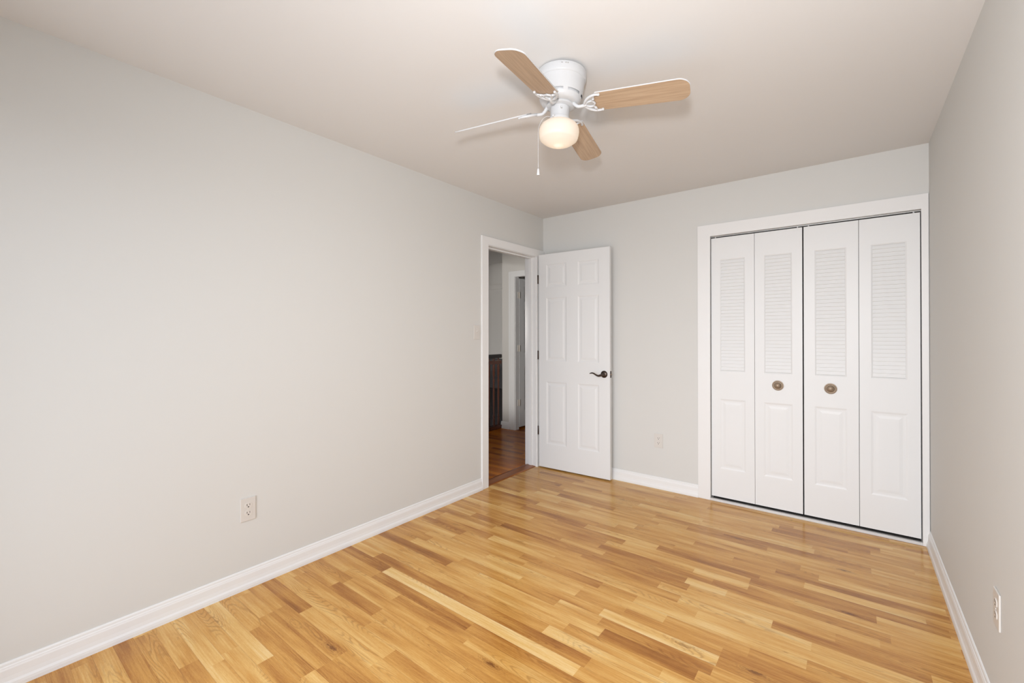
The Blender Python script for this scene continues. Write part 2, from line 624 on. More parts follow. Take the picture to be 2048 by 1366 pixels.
# (row, x start, x end, tone) of the strips that stand out in the photograph
SPECIAL = [(19, -2.5, -1.789, 0.24), (15, -2.5, -2.026, 0.28), (15, -2.016, -0.834, 0.88), (16, -1.514, -0.838, 0.36), (14, -2.02, -1.333, 0.38), (24, -1.522, -1.022, 0.36), (28, -1.878, -1.367, 0.26), (28, -1.367, -0.793, 0.34), (29, -1.154, -0.691, 0.38),
           (33, -0.932, -0.427, 0.28), (32, -0.426, 0.075, 0.32), (22, -0.84, -0.423, 0.46), (19, -0.857, -0.592, 0.28), (20, -0.898, -0.427, 0.36), (44, -0.423, 0.078, 0.32), (35, -0.334, 0.341, 0.36), (27, -0.286, 0.229, 0.40), (23, -0.335, -0.026, 0.44),
           (32, -1.616, -1.118, 0.34), (39, -1.871, -1.385, 0.34), (39, -0.87, -0.501, 0.38), (8, -2.5, -2.018, 0.34), (6, -2.127, -1.627, 0.46), (6, -1.625, -1.399, 0.34), (7, -2.13, -1.625, 0.46), (8, -2.018, -1.477, 0.66), (27, -0.788, -0.286, 0.76),
           (31, -0.686, -0.422, 0.70), (24, -0.837, -0.145, 0.76), (21, -0.922, -0.423, 0.84), (36, -0.145, 0.314, 0.76), (32, -1.118, -0.7, 0.66)]
fl = strip_floor('floor', 'floor', XL - 0.03, XR + 0.02, YF - 0.02, YB + 0.05, -0.12, 0.0, 0.064, 0.479, (0.36, 0.74), 11,
                 [0.38, 0.46, 0.50, 0.54, 0.57, 0.60, 0.64, 0.68, 0.74], SPECIAL)
tag(fl, 'honey oak laminate strip floor of the bedroom', 'floor', kind='structure')

bm = bmesh.new()
box(bm, XL - WT, XR + WT, YF - WT, YB + 0.75, H, H + 0.1)
tag(finish('ceiling', bm, 'ceiling'), 'plain off-white ceiling above the bedroom with the fan', 'ceiling', kind='structure')

# left wall with the doorway
bm = bmesh.new()
box(bm, XL - WT, XL, YF - WT, DY0 - 0.02, -0.1, H)
box(bm, XL - WT, XL, DY1 + 0.02, YB + WT, -0.1, H)
box(bm, XL - WT, XL, DY0 - 0.02, DY1 + 0.02, DZ + 0.02, H)
tag(finish('wall_left', bm, 'wall'), 'long greige wall on the left with the hall doorway', 'wall', kind='structure')

# back wall with the closet opening
bm = bmesh.new()
box(bm, XL, CX0 - 0.006, YB, YB + 0.10, -0.1, H)
box(bm, CX1 + 0.006, XR, YB, YB + 0.10, -0.1, H)
box(bm, CX0 - 0.006, CX1 + 0.006, YB, YB + 0.10, CZ + 0.006, H)
tag(finish('wall_back', bm, 'wall'), 'greige back wall holding the white closet', 'wall', kind='structure')

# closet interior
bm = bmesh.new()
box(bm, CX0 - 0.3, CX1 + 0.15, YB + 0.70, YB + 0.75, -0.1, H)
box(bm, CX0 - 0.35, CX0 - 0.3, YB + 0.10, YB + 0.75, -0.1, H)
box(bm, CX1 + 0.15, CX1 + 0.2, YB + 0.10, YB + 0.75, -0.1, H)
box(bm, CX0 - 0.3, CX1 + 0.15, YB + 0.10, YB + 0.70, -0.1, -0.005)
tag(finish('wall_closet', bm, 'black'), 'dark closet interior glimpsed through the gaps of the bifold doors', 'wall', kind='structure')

bm = bmesh.new()
box(bm, XR, XR + WT, YF - WT, YB + WT, -0.1, H)
tag(finish('wall_right', bm, 'wall'), 'greige wall on the right edge beside the closet', 'wall', kind='structure')

bm = bmesh.new()
box(bm, XL, FILL_WIN[0], YF - WT, YF, -0.1, H)
box(bm, FILL_WIN[1], XR, YF - WT, YF, -0.1, H)
box(bm, FILL_WIN[0], FILL_WIN[1], YF - WT, YF, -0.1, FILL_WIN[2])
box(bm, FILL_WIN[0], FILL_WIN[1], YF - WT, YF, FILL_WIN[3], H)
tag(finish('wall_front', bm, 'wall'), 'greige wall behind the camera with the added window', 'wall', kind='structure')

# unseen frame of the window added as fill behind the camera
bm = bmesh.new()
for a in (FILL_WIN[0], (FILL_WIN[0] + FILL_WIN[1]) / 2 - 0.02, FILL_WIN[1] - 0.04):
    box(bm, a, a + 0.04, YF - WT + 0.02, YF - 0.04, FILL_WIN[2], FILL_WIN[3], 0.003)
for z in (FILL_WIN[2], FILL_WIN[3] - 0.04):
    box(bm, FILL_WIN[0], FILL_WIN[1], YF - WT + 0.02, YF - 0.04, z, z + 0.04, 0.003)
tag(finish('fill_window_1', bm, 'trim'), 'unseen white framed window added behind the camera for fill light', 'window', kind='structure')

# baseboards
BB = [(0, 0), (0.0195, 0), (0.0195, 0.013), (0.0180, 0.022), (0.0140, 0.030), (0.0118, 0.045), (0.0108, 0.070), (0.0088, 0.0765), (0.0085, 0.079), (0.0062, 0.0825), (0.0056, 0.090), (0.0032, 0.0945), (0, 0.0955)]


def baseboard(name, p0, p1, out, label):
    bm = bmesh.new()
    extrude_profile(bm, BB, p0, p1, out)
    tag(finish(name, bm, 'trim'), label, 'baseboard', kind='structure')


baseboard('baseboard_left', (XL, YF, 0), (XL, DY0 - 0.075, 0), (1, 0, 0), 'white moulded baseboard along the long left wall')
baseboard('baseboard_back', (XL, YB, 0), (CX0 - 0.09, YB, 0), (0, -1, 0), 'white moulded baseboard between open door and closet')
baseboard('baseboard_right', (XR, YF, 0), (XR, YB, 0), (-1, 0, 0), 'white moulded baseboard along the right wall')

# hall doorway casing and jamb
bm = bmesh.new()
cx0, cx1 = XL - 0.001, XL + 0.015
board(bm, arch(DY0 - 0.077, YB - 0.004, DY0, DY1, DZ, DZ + 0.066), lambda p, q, t: (cx0 + (cx1 - cx0) * t, p, q))
# jambs with stops
j = 0.006
box(bm, XL - WT - 0.005, XL, DY0 - 0.02, DY0 + j, 0, DZ - j)
box(bm, XL - WT - 0.005, XL, DY1 - j, DY1 + 0.02, 0, DZ - j)
box(bm, XL - WT - 0.005, XL, DY0 - 0.02, DY1 + 0.02, DZ - j, DZ + 0.02)
box(bm, XL - 0.08, XL - 0.045, DY0 + j - 0.002, DY0 + j + 0.011, 0, DZ - j - 0.011)
box(bm, XL - 0.08, XL - 0.045, DY1 - j - 0.011, DY1 - j + 0.002, 0, DZ - j - 0.011)
box(bm, XL - 0.08, XL - 0.045, DY0 + j, DY1 - j, DZ - j - 0.011, DZ - j + 0.002)
# hall side casing
hx1, hx0 = XL - WT + 0.001, XL - WT - 0.014
box(bm, hx0, hx1, DY0 - 0.07, DY0, 0, DZ + 0.066, 0.003)
box(bm, hx0, hx1, DY1, DY1 + 0.07, 0, DZ + 0.066, 0.003)
box(bm, hx0, hx1, DY0, DY1, DZ, DZ + 0.066, 0.003)
tag(finish('trim_1', bm, 'trim'), 'white door casing and jamb around the hall doorway', 'door frame', kind='structure')

# threshold strip
bm = bmesh.new()
extrude_profile(bm, [(0, 0), (0, 0.003), (0.012, 0.007), (0.085, 0.011), (0.105, 0.008), (0.108, 0)], (XL - 0.005, DY0 + j, 0), (XL - 0.005, DY1 - j, 0), (-1, 0, 0))
tag(finish('trim_2', bm, 'threshold'), 'brown wooden threshold strip under the hall doorway', 'threshold', kind='structure')

# closet casing and jamb
bm = bmesh.new()
y0, y1 = YB - 0.015, YB + 0.001
board(bm, arch(CX0 - 0.091, XR - 0.003, CX0, CX1, CZ, CZ + 0.088), lambda p, q, t: (p, y1 + (y0 - y1) * t, q))
box(bm, CX0 - 0.006, CX0, YB, YB + 0.10, 0, CZ, 0.0)
box(bm, CX1, CX1 + 0.006, YB, YB + 0.10, 0, CZ, 0.0)
box(bm, CX0 - 0.006, CX1 + 0.006, YB, YB + 0.10, CZ, CZ + 0.006, 0.0)
tag(finish('trim_3', bm, 'trim'), 'flat white casing around the closet opening', 'door frame', kind='structure')

bm = bmesh.new()
box(bm, CX0, CX1, YB - 0.014, YB + 0.011, 0.0, 0.0165, 0.002)
tag(finish('trim_4', bm, 'track'), 'pale floor track strip under the closet bifold doors', 'track', kind='structure')
bm = bmesh.new()
box(bm, CX0, CX1, YB + 0.022, YB + 0.042, CZ - 0.008, CZ - 0.0005, 0.001)
tag(finish('trim_5', bm, 'metal'), 'thin metal overhead track of the closet bifold doors', 'track', kind='structure')


# ------------------------------------------------------------------ open bedroom door
DOOR_H0, DOOR_H1, DOOR_W, DOOR_T = 0.012, 2.056, 0.730, 0.035
door = empty('door_1', (-2.405, 3.515, 0), (0, 0, math.radians(2.36)))
tag(door, 'white six-panel door standing open against the back wall', 'door', kind='structure')
bm = bmesh.new()
cl0, cl1, cr0, cr1 = 0.083, 0.303, 0.418, 0.629
rects = [(a, b, z0, z1) for a, b in ((cl0, cl1), (cr0, cr1)) for z0, z1 in ((1.735, 1.958), (1.030, 1.640), (0.237, 0.836))]
slab_with_panels(bm, DOOR_W, DOOR_T, DOOR_H0, DOOR_H1, rects, soft=0.6)
finish('door_leaf', bm, 'door', door)

RX, RZ = 0.676, 0.934
face = Matrix.Translation((RX, 0, RZ)) @ Matrix.Rotation(PI / 2, 4, 'X')     # local z -> -y
bm = bmesh.new()
lathe(bm, [(0.0315, 0), (0.0315, 0.003), (0.030, 0.006), (0.026, 0.0095), (0.018, 0.0125), (0.0125, 0.014), (0.0115, 0.020), (0.0115, 0.045), (0.0095, 0.048), (0, 0.048)], 40, mtx=face)
handle = finish('door_handle', bm, 'bronze', door, True, 35)
tag(handle, 'dark oil-rubbed bronze lever handle')
bm = bmesh.new()
tube(bm, [(RX + 0.006, -0.043, RZ), (RX - 0.012, -0.046, RZ - 0.006), (RX - 0.035, -0.047, RZ - 0.0115), (RX - 0.058, -0.047, RZ - 0.004), (RX - 0.080, -0.046, RZ + 0.008), (RX - 0.100, -0.045, RZ + 0.010), (RX - 0.118, -0.044, RZ + 0.004)],
     [0.011, 0.010, 0.0085, 0.007, 0.006, 0.005, 0.0035], 14, n=6)
finish('lever', bm, 'bronze', handle, True)
bm = bmesh.new()
box(bm, DOOR_W - 0.0005, DOOR_W + 0.0012, 0.005, 0.030, RZ - 0.029, RZ + 0.029, 0.0005)
lp = tag(finish('latch_plate', bm, 'bronze', door), 'dark bronze latch plate')
bm = bmesh.new()
box(bm, DOOR_W + 0.001, DOOR_W + 0.010, 0.011, 0.024, RZ - 0.006, RZ + 0.006, 0.002)
finish('latch_bolt', bm, 'brass', lp)
for z in (1.821, 1.087, 0.358):
    bm = bmesh.new()
    lathe(bm, [(0, -0.043), (0.0045, -0.042), (0.0062, -0.039), (0.0062, 0.039), (0.0045, 0.042), (0, 0.043)], 14, mtx=Matrix.Translation((-0.009, -0.001, z)))
    box(bm, -0.009, 0.0005, 0.001, 0.030, z - 0.039, z + 0.039)
    tag(finish('hinge', bm, 'bronze', door, True, 35), 'dark bronze hinge')


# ------------------------------------------------------------------ closet bifold doors
LEAF_T = 0.030
LY = YB + 0.008


def knob_bm():
    bm = bmesh.new()
    lathe(bm, [(0, 0), (0.036, 0), (0.036, 0.002), (0.0345, 0.004), (0.031, 0.0045), (0.029, 0.0030), (0.026, 0.0030), (0.0245, 0.005), (0.022, 0.0055), (0.020, 0.004), (0.012, 0.004), (0.0105, 0.010),
               (0.013, 0.015), (0.0178, 0.018), (0.0195, 0.022), (0.0185, 0.0255), (0.0150, 0.027), (0.0135, 0.0255), (0.0115, 0.0262), (0.007, 0.0285), (0, 0.029)], 48)
    return bm


def bifold(name, spans, knob_leaf, label, knob_x):
    root = empty(name, (spans[0][0], LY, 0))
    tag(root, label, 'closet door', 'bifold doors of the white closet', kind='structure')
    for i, (a, b) in enumerate(spans):
        bm = bmesh.new()
        w = b - a
        c = (a + b) / 2 - spans[0][0]
        x0 = a - spans[0][0]
        slab_with_panels(bm, w, LEAF_T, 0.033, 2.029, [(c - 0.090, c + 0.090, 0.252, 0.790)], x0=x0, soft=0.45, louvers=[(c - 0.0865, c + 0.0865, 1.000, 1.860)])
        leaf = finish('door_leaf', bm, 'door', root)
        # guide pins at the head
        px = (x0 + 0.028) if (i == 0) else (x0 + w - 0.028)
        bm = bmesh.new()
        lathe(bm, [(0, 0), (0.0045, 0), (0.0045, 0.016), (0, 0.016)], 12, mtx=Matrix.Translation((px, 0.015, 2.027)))
        tag(finish('pivot_pin', bm, 'track', leaf, True, 40), 'pale pivot pin in the gap above the leaf')
        if i == knob_leaf:
            k = finish('knob', knob_bm(), 'brass', leaf, True, 40)
            k.matrix_local = Matrix.Translation((knob_x - spans[0][0], 0, 0.917)) @ Matrix.Rotation(PI / 2, 4, 'X')
            tag(k, 'ringed antique brass knob')
    return root


bifold('door_2', [(-0.869, -0.5722), (-0.5698, -0.2765)], 1, 'left-hand white louvred bifold closet door beside the bare wall', -0.4245)
bifold('door_3', [(-0.2685, 0.0305), (0.0330, 0.3265)], 0, 'right-hand white louvred bifold closet door beside the right wall', -0.119)


# ------------------------------------------------------------------ outlets and switch
def outlet(loc, rotz, label):
    """duplex receptacle; local x across the wall, -y out of the wall"""
    root = empty('wall_outlet', loc, (0, 0, rotz))
    tag(root, label, 'outlet', 'duplex wall outlets')
    bm = bmesh.new()
    box(bm, -0.036, 0.036, -0.0055, 0.0, -0.0585, 0.0585, 0.003)
    finish('cover_plate', bm, 'plate', root)
    for s in (1, -1):
        bm = bmesh.new()
        seg = 28
        pr = []
        for i in range(seg):
            a = 2 * PI * i / seg
            pr.append((max(-0.0165, min(0.0165, 0.0185 * math.cos(a))), 0.0145 * math.sin(a)))
        ft = [bm.verts.new((x, -0.0072, s * 0.0195 + z)) for x, z in pr]
        bk = [bm.verts.new((x, -0.0045, s * 0.0195 + z)) for x, z in pr]
        bm.faces.new(ft); bm.faces.new(bk)
        for i in range(seg):
            k = (i + 1) % seg
            bm.faces.new((ft[i], ft[k], bk[k], bk[i]))
        rec = finish('receptacle', bm, 'socket', root)
        bm = bmesh.new()
        zc = s * 0.0195
        box(bm, -0.0078, -0.0052, -0.0076, -0.0068, zc - 0.001, zc + 0.0085)
        box(bm, 0.0052, 0.0075, -0.0076, -0.0068, zc + 0.0005, zc + 0.0085)
        lathe(bm, [(0, 0), (0.0032, 0), (0.0032, 0.0008), (0, 0.0008)], 12, mtx=Matrix.Translation((0, -0.0076, zc - 0.0068)) @ Matrix.Rotation(-PI / 2, 4, 'X'))
        finish('socket_slots', bm, 'dark', rec)
    bm = bmesh.new()
    lathe(bm, [(0, 0), (0.0032, 0), (0.0028, 0.0012), (0, 0.0014)], 12, mtx=Matrix.Translation((0, -0.0055, 0)) @ Matrix.Rotation(PI / 2, 4, 'X'))
    finish('screw', bm, 'socket', root, True, 40)
    return root


outlet((XL, 0.935, 0.398), PI / 2, 'almond duplex outlet low on the long left wall')
outlet((-1.281, YB, 0.398), 0, 'almond duplex outlet on the back wall between open door and closet')
outlet((XR, 2.068, 0.400), -PI / 2, 'almond duplex outlet on the right wall seen edge-on')

sw = empty('light_switch', (XL, 2.655, 1.305), (0, 0, PI / 2))
tag(sw, 'almond toggle light switch beside the hall doorway', 'light switch')
bm = bmesh.new()
box(bm, -0.036, 0.036, -0.0055, 0, -0.0585, 0.0585, 0.003)
finish('cover_plate', bm, 'plate', sw)
bm = bmesh.new()
box(bm, -0.005, 0.005, -0.016, -0.004, 0.000, 0.012, 0.002, mtx=Matrix.Rotation(math.radians(-20), 4, 'X'))
finish('toggle', bm, 'socket', sw)
for z in (0.03, -0.03):
    bm = bmesh.new()
    lathe(bm, [(0, 0), (0.0032, 0), (0.0028, 0.0012), (0, 0.0014)], 12, mtx=Matrix.Translation((0, -0.0055, z)) @ Matrix.Rotation(PI / 2, 4, 'X'))
    finish('screw', bm, 'socket', sw, True, 40)


# ------------------------------------------------------------------ ceiling fan
FC = Vector((-1.012, 1.661, H))
TR, TF = 0.046, 0.020            # slight tilt of the whole fan: right side low, near side low
hfw = Vector((-math.sin(YAW), math.cos(YAW), 0))
tv = hfw * TR + rt * TF
fan = empty('ceiling_fan', FC)
fan.rotation_mode = 'QUATERNION'
fan.rotation_quaternion = Matrix.Rotation(tv.length, 3, tv.normalized()).to_quaternion()
tag(fan, 'white hugger ceiling fan with four light oak blades and lit globe', 'ceiling fan')

near_ang = math.atan2(-hfw.y, -hfw.x)      # direction from the fan back to the camera
SEG = 112
prof = [(0.090, -0.007), (0.107, -0.007), (0.1085, -0.012), (0.1085, -0.038), (0.1065, -0.043), (0.1035, -0.045), (0.1015, -0.060), (0.0985, -0.085), (0.0955, -0.104), (0.0945, -0.109), (0.0925, -0.119), (0.0885, -0.128), (0.0830, -0.136), (0.078, -0.140), (0.066, -0.142), (0.040, -0.142)]


def slot(jj, i):
    if jj != 9:
        return False
    a = (2 * PI * (i + 0.5) / SEG - near_ang) % (2 * PI)
    # slots are 36 degrees wide, seven around, one starting 14 degrees right of the near side
    b = (a - math.radians(14.5)) % (2 * PI / 7)
    return b < math.radians(36)


bm = bmesh.new()
lathe(bm, prof, SEG, skip=slot, cap=False)
hs = finish('motor_housing', bm, 'fanwhite', fan, True, 40)
bm = bmesh.new()
lathe(bm, [(0.070, -0.03), (0.088, -0.035), (0.088, -0.112), (0.084, -0.122), (0.060, -0.137), (0.05, -0.137)], 48)
finish('motor', bm, 'fanwhite', hs, True, 40)
for da in (0.06, 0.14, -0.09):
    bm = bmesh.new()
    a = near_ang + da
    lathe(bm, [(0, 0), (0.0023, 0), (0.002, 0.0014), (0, 0.0018)], 10, mtx=Matrix.Translation((0.1085 * math.cos(a), 0.1085 * math.sin(a), -0.017)) @ Matrix.Rotation(a, 4, 'Z') @ Matrix.Rotation(PI / 2, 4, 'Y'))
    tag(finish('screw', bm, 'metal', hs, True, 40), 'small grey screw head')
bm = bmesh.new()
lathe(bm, [(0.0, -0.141), (0.058, -0.141), (0.060, -0.144), (0.060, -0.150), (0.056, -0.152), (0.026, -0.153), (0.024, -0.162), (0, -0.162)], 48)
finish('motor_hub', bm, 'fanwhite', fan, True, 40)

# switch housing and globe fitter
RAISE = 0.010
bm = bmesh.new()
lathe(bm, [(0, -0.160), (0.034, -0.160), (0.0405, -0.163), (0.0420, -0.168), (0.0420, -0.208), (0.0435, -0.210), (0.0455, -0.213), (0.0460, -0.222), (0.044, -0.224), (0, -0.224)], 48)
for v in bm.verts:
    v.co.z += RAISE
nk = finish('switch_housing', bm, 'fanwhite', fan, True, 40)
bm = bmesh.new()
a = near_ang + 0.05
mm = Matrix.Rotation(a, 4, 'Z')
box(bm, 0.0410, 0.0428, -0.004, 0.004, -0.176, -0.164, 0.0008, mtx=mm)
tag(finish('switch_slot', bm, 'metal', nk), 'small grey slide switch recess')
bm = bmesh.new()
box(bm, 0.0420, 0.0455, -0.0025, 0.0025, -0.172, -0.166, 0.0008, mtx=mm)
finish('slide_button', bm, 'fanwhite', nk)
for da in (2 * PI / 3 * k + 1.45 for k in range(3)):
    bm = bmesh.new()
    a = near_ang + da
    lathe(bm, [(0, 0), (0.003, 0), (0.003, 0.006), (0.0048, 0.007), (0.0048, 0.012), (0.003, 0.013), (0, 0.013)], 12, mtx=Matrix.Translation((0.044 * math.cos(a), 0.044 * math.sin(a), -0.208)) @ Matrix.Rotation(a, 4, 'Z') @ Matrix.Rotation(PI / 2, 4, 'Y'))
    finish('thumb_screw', bm, 'fanwhite', nk, True, 40)

# schoolhouse globe
bm = bmesh.new()
gp = [(0.0405, -0.2245), (0.0440, -0.2265), (0.0500, -0.2280), (0.0600, -0.2305), (0.0700, -0.2350), (0.0785, -0.2420), (0.0845, -0.2510), (0.0875, -0.2610), (0.0882, -0.2710), (0.0872, -0.2830), (0.0850, -0.2940), (0.0825, -0.3015), (0.0805, -0.3050), (0.0770, -0.3078), (0.0690, -0.3140), (0.0600, -0.3195), (0.0500, -0.3240), (0.0400, -0.3272), (0.0300, -0.3295), (0.0220, -0.3308), (0.0180, -0.3330), (0.0140, -0.3360), (0.0080, -0.3385), (0.0, -0.3395)]
lathe(bm, [(r, z + RAISE) for r, z in gp], 64, cap=False)
gl = tag(finish('glass_globe', bm, 'globe', fan, True, 24), 'lit opal glass schoolhouse globe')
bulb = light('bulb', 'POINT', (0, 0, -0.275), 0.14, (1.0, 0.86, 0.68), shadow_soft_size=0.03)
bulb.parent = fan

# pull chain hanging at the left of the globe
left_ang = math.atan2(-rt.y, -rt.x)
la = left_ang + 0.05
ca, sa = math.cos(la), math.sin(la)
bm = bmesh.new()
pts = [(0.040 * ca, 0.040 * sa, -0.195), (0.058 * ca, 0.058 * sa, -0.195), (0.075 * ca, 0.075 * sa, -0.208), (0.089 * ca, 0.089 * sa, -0.237), (0.0925 * ca, 0.0925 * sa, -0.265)]
tube(bm, pts, 0.0009, 6, n=4)
hx, hy = 0.0925 * ca, 0.0925 * sa
# the free length hangs plumb in the room while the fan itself is tilted
qi = fan.rotation_quaternion.inverted()
dn = qi @ Vector((0, 0, -1))
ptop = Vector((hx, hy, -0.265))
tube(bm, [tuple(ptop), tuple(ptop + dn * 0.08), tuple(ptop + dn * 0.166)], 0.0007, 6, n=3)
for k in range(32):
    c = ptop + dn * (0.004 + 0.005 * k)
    r = bmesh.ops.create_icosphere(bm, subdivisions=1, radius=0.0013)
    for v in r['verts']:
        v.co += c
ch = tag(finish('pull_chain', bm, 'fanwhite', fan, True), 'thin white beaded pull chain')
bm = bmesh.new()
fm = Matrix.Translation(ptop + dn * 0.162) @ dn.to_track_quat('Z', 'Y').to_matrix().to_4x4()
lathe(bm, [(0, 0), (0.0032, 0.001), (0.0045, 0.006), (0.0065, 0.024), (0.0066, 0.028), (0.0058, 0.0295), (0, 0.0295)], 16, mtx=fm)
tag(finish('pull_fob', bm, 'fanwhite', ch, True, 40), 'small tapered white pull fob')

# blades
TH = 0.2063
W0, W1, R0, R1 = 0.108, 0.119, 0.150, 0.533
pitches = [-0.2182, -0.1776, -0.5047, -0.2194]
droops = [0.0968, 0.0657, 0.0033, 0.1115]


def tilt_slope(u):
    return -TR * rt.dot(u) + TF * hfw.dot(u)


def outline():
    pts = []
    # root corners clipped, tip corners rounded
    pts += [(R0, -W0 / 2 + 0.022), (R0 + 0.018, -W0 / 2)]
    rc = 0.040
    tipw = W1 / 2
    for i in range(9):
        a = -PI / 2 + PI / 2 * i / 8
        pts.append((R1 - rc + rc * math.cos(a), -tipw + rc + rc * math.sin(a)))
    for i in range(9):
        a = PI / 2 * i / 8
        pts.append((R1 - rc + rc * math.cos(a), tipw - rc + rc * math.sin(a)))
    pts += [(R0 + 0.018, W0 / 2), (R0, W0 / 2 - 0.022)]
    # bow the tip slightly
    return [(x + (0.006 * (1 - (y / tipw) ** 2) if x > R1 - rc - 1e-6 else 0), y) for x, y in pts]


def blade_mesh():
    bm = bmesh.new()
    o = outline()
    t = 0.0055
    e = 0.0012
    cx = (R0 + R1) / 2
    rings = []
    for z, ins in ((0.0, e), (e, 0.0), (t - e, 0.0), (t, e)):
        rings.append([bm.verts.new((x + (ins if x < cx else -ins), y * (1 - ins / (W0 / 2)), z)) for x, y in o])
    n = len(o)
    for a, b in zip(rings, rings[1:]):
        for i in range(n):
            k = (i + 1) % n
            bm.faces.new((a[i], a[k], b[k], b[i]))
    f = bm.faces.new(rings[0]); f.material_index = 1
    bm.faces.new(rings[-1])
    return bm


def arm_mesh():
    bm = bmesh.new()
    # bar from hub, dropping and running out under the blade
    tube(bm, [(0.046, 0, 0.010), (0.060, 0, 0.008), (0.074, 0, -0.004), (0.088, 0, -0.011), (0.108, 0, -0.010), (0.122, 0, -0.007)], [0.0085, 0.0085, 0.0075, 0.0070, 0.0070, 0.0060], 12, n=5)
    for s in (1, -1):
        # outer horn
        tube(bm, [(0.112, 0.002 * s, -0.008), (0.120, 0.018 * s, -0.007), (0.132, 0.032 * s, -0.006), (0.150, 0.043 * s, -0.005), (0.170, 0.047 * s, -0.004), (0.182, 0.045 * s, -0.004)],
             [0.0055, 0.0062, 0.0062, 0.0058, 0.0052, 0.0050], 10, n=5)
        # inner scroll from the centre to the horn
        tube(bm, [(0.116, 0.004 * s, -0.007), (0.134, 0.015 * s, -0.006), (0.150, 0.014 * s, -0.005), (0.158, 0.000, -0.005)], [0.005, 0.0048, 0.0045, 0.0045], 8, n=5)
        tube(bm, [(0.148, 0.016 * s, -0.005), (0.156, 0.026 * s, -0.005), (0.160, 0.042 * s, -0.005)], [0.0045, 0.0042, 0.0042], 8, n=5)
        r = bmesh.ops.create_icosphere(bm, subdivisions=2, radius=0.0062)
        for v in r['verts']:
            v.co += Vector((0.183, 0.045 * s, -0.004))
    # mounting foot that screws to the hub
    box(bm, 0.036, 0.060, -0.013, 0.013, 0.006, 0.012, 0.002)
    for y in (0.027, -0.027):
        lathe(bm, [(0, -0.008), (0.004, -0.0075), (0.0052, -0.006), (0.0052, 0.0), (0, 0.0)], 10, mtx=Matrix.Translation((0.157, y, -0.004)))
    return bm


ZB = 2.291 - H
blade_me = arm_me = None
for k in range(4):
    ang = TH + k * PI / 2
    d = Vector((math.cos(ang), math.sin(ang), 0))
    n = Vector((-d.y, d.x, 0))
    sd = -droops[k] - tilt_slope(d)
    sn = math.tan(pitches[k]) - tilt_slope(n)
    ex = Vector((d.x, d.y, sd)).normalized()
    ey = Vector((n.x, n.y, sn))
    ey = (ey - ex * ey.dot(ex)).normalized()
    ez = ex.cross(ey)
    mtx = Matrix(((ex.x, ey.x, ez.x, 0), (ex.y, ey.y, ez.y, 0), (ex.z, ey.z, ez.z, ZB), (0, 0, 0, 1)))
    if k == 0:
        ob = finish('fan_blade', blade_mesh(), ['fanwhite', 'bladewood'], fan)
        oa = finish('blade_arm', arm_mesh(), 'fanwhite', ob, True, 50)
        blade_me, arm_me = ob.data, oa.data
    else:
        ob = bpy.data.objects.new('fan_blade', blade_me); COL.objects.link(ob); ob.parent = fan
        oa = bpy.data.objects.new('blade_arm', arm_me); COL.objects.link(oa); oa.parent = ob
    ob.matrix_local = mtx
    tag(ob, 'light oak veneered fan blade with white edges')
    tag(oa, 'ornate white scrolled blade arm')


# ------------------------------------------------------------------ hall seen through the doorway
HX = XL - WT                 # hall side of the left wall
HY = 4.68                    # hall end wall with the far door
SX = -3.813                  # corner where the stairwell begins
hf = strip_floor('floor_hall', 'hallfloor', SX - 0.06, XL - 0.03, 1.2, 7.2, -0.12, 0.0, 0.057, 1.2, (0.25, 0.9), 5, [0.2, 0.35, 0.5, 0.6, 0.75])
tag(hf, 'dark red-brown oak strip floor of the hall', 'floor', kind='structure')

bm = bmesh.new()
box(bm, -5.3, HX, 1.1, 7.3, H, H + 0.1)
tag(finish('ceiling_hall', bm, 'hallwall'), 'dim ceiling of the hall beyond the doorway', 'ceiling', kind='structure')

HDX0, HDX1 = -3.583, -2.82
HT = 0.075
bm = bmesh.new()
box(bm, SX, HDX0 - 0.02, HY, HY + HT, 0, H)
box(bm, HDX1 + 0.02, HX, HY, HY + HT, 0, H)
box(bm, HDX0 - 0.02, HDX1 + 0.02, HY, HY + HT, 2.085, H)
tag(finish('wall_hall', bm, 'hallwall'), 'dim hall end wall around the far white door', 'wall', kind='structure')
bm = bmesh.new()
box(bm, SX, SX + 0.1, HY + HT, 5.5, -1.6, H)
box(bm, -5.3, SX, 5.45, 5.57, -1.6, H)
box(bm, -5.42, -5.3, 1.1, 5.57, -1.6, H)
box(bm, -5.3, HX, 1.1, 1.2, -1.6, H)
box(bm, -5.3, SX - 0.06, 1.2, 5.45, -1.62, -1.55)
tag(finish('wall_stair', bm, 'hallwall'), 'shadowy stairwell walls behind the railing', 'wall', kind='structure')
bm = bmesh.new()
box(bm, SX, HX + 0.2, 7.2, 7.3, 0, H)
box(bm, SX, SX + 0.1, 5.5, 7.2, 0, H)
box(bm, HX - 0.1, HX + 0.2, HY + HT, 7.2, 0, H)
box(bm, HX - 0.0, HX + 0.2, YB + WT, HY + HT, 0, H)
tag(finish('wall_far', bm, 'hallwall'), 'dark room walls beyond the far hall door', 'wall', kind='structure')

# far door casing
bm = bmesh.new()
board(bm, arch(HDX0 - 0.108, HDX1 + 0.09, HDX0 - 0.006, HDX1 + 0.006, 2.071, 2.14), lambda p, q, t: (p, HY + 0.001 - 0.015 * t, q))
board(bm, arch(HDX0 - 0.072, HDX1 + 0.072, HDX0 - 0.064, HDX1 + 0.064, 2.108, 2.116), lambda p, q, t: (p, HY - 0.013 - 0.005 * t, q), 0.0015)
box(bm, HDX0 - 0.02, HDX0, HY, HY + HT, 0, 2.065)
box(bm, HDX1, HDX1 + 0.02, HY, HY + HT, 0, 2.065)
box(bm, HDX0 - 0.02, HDX1 + 0.02, HY, HY + HT, 2.065, 2.085)
tag(finish('trim_6', bm, 'trim'), 'white casing of the far hall door', 'door frame', kind='structure')
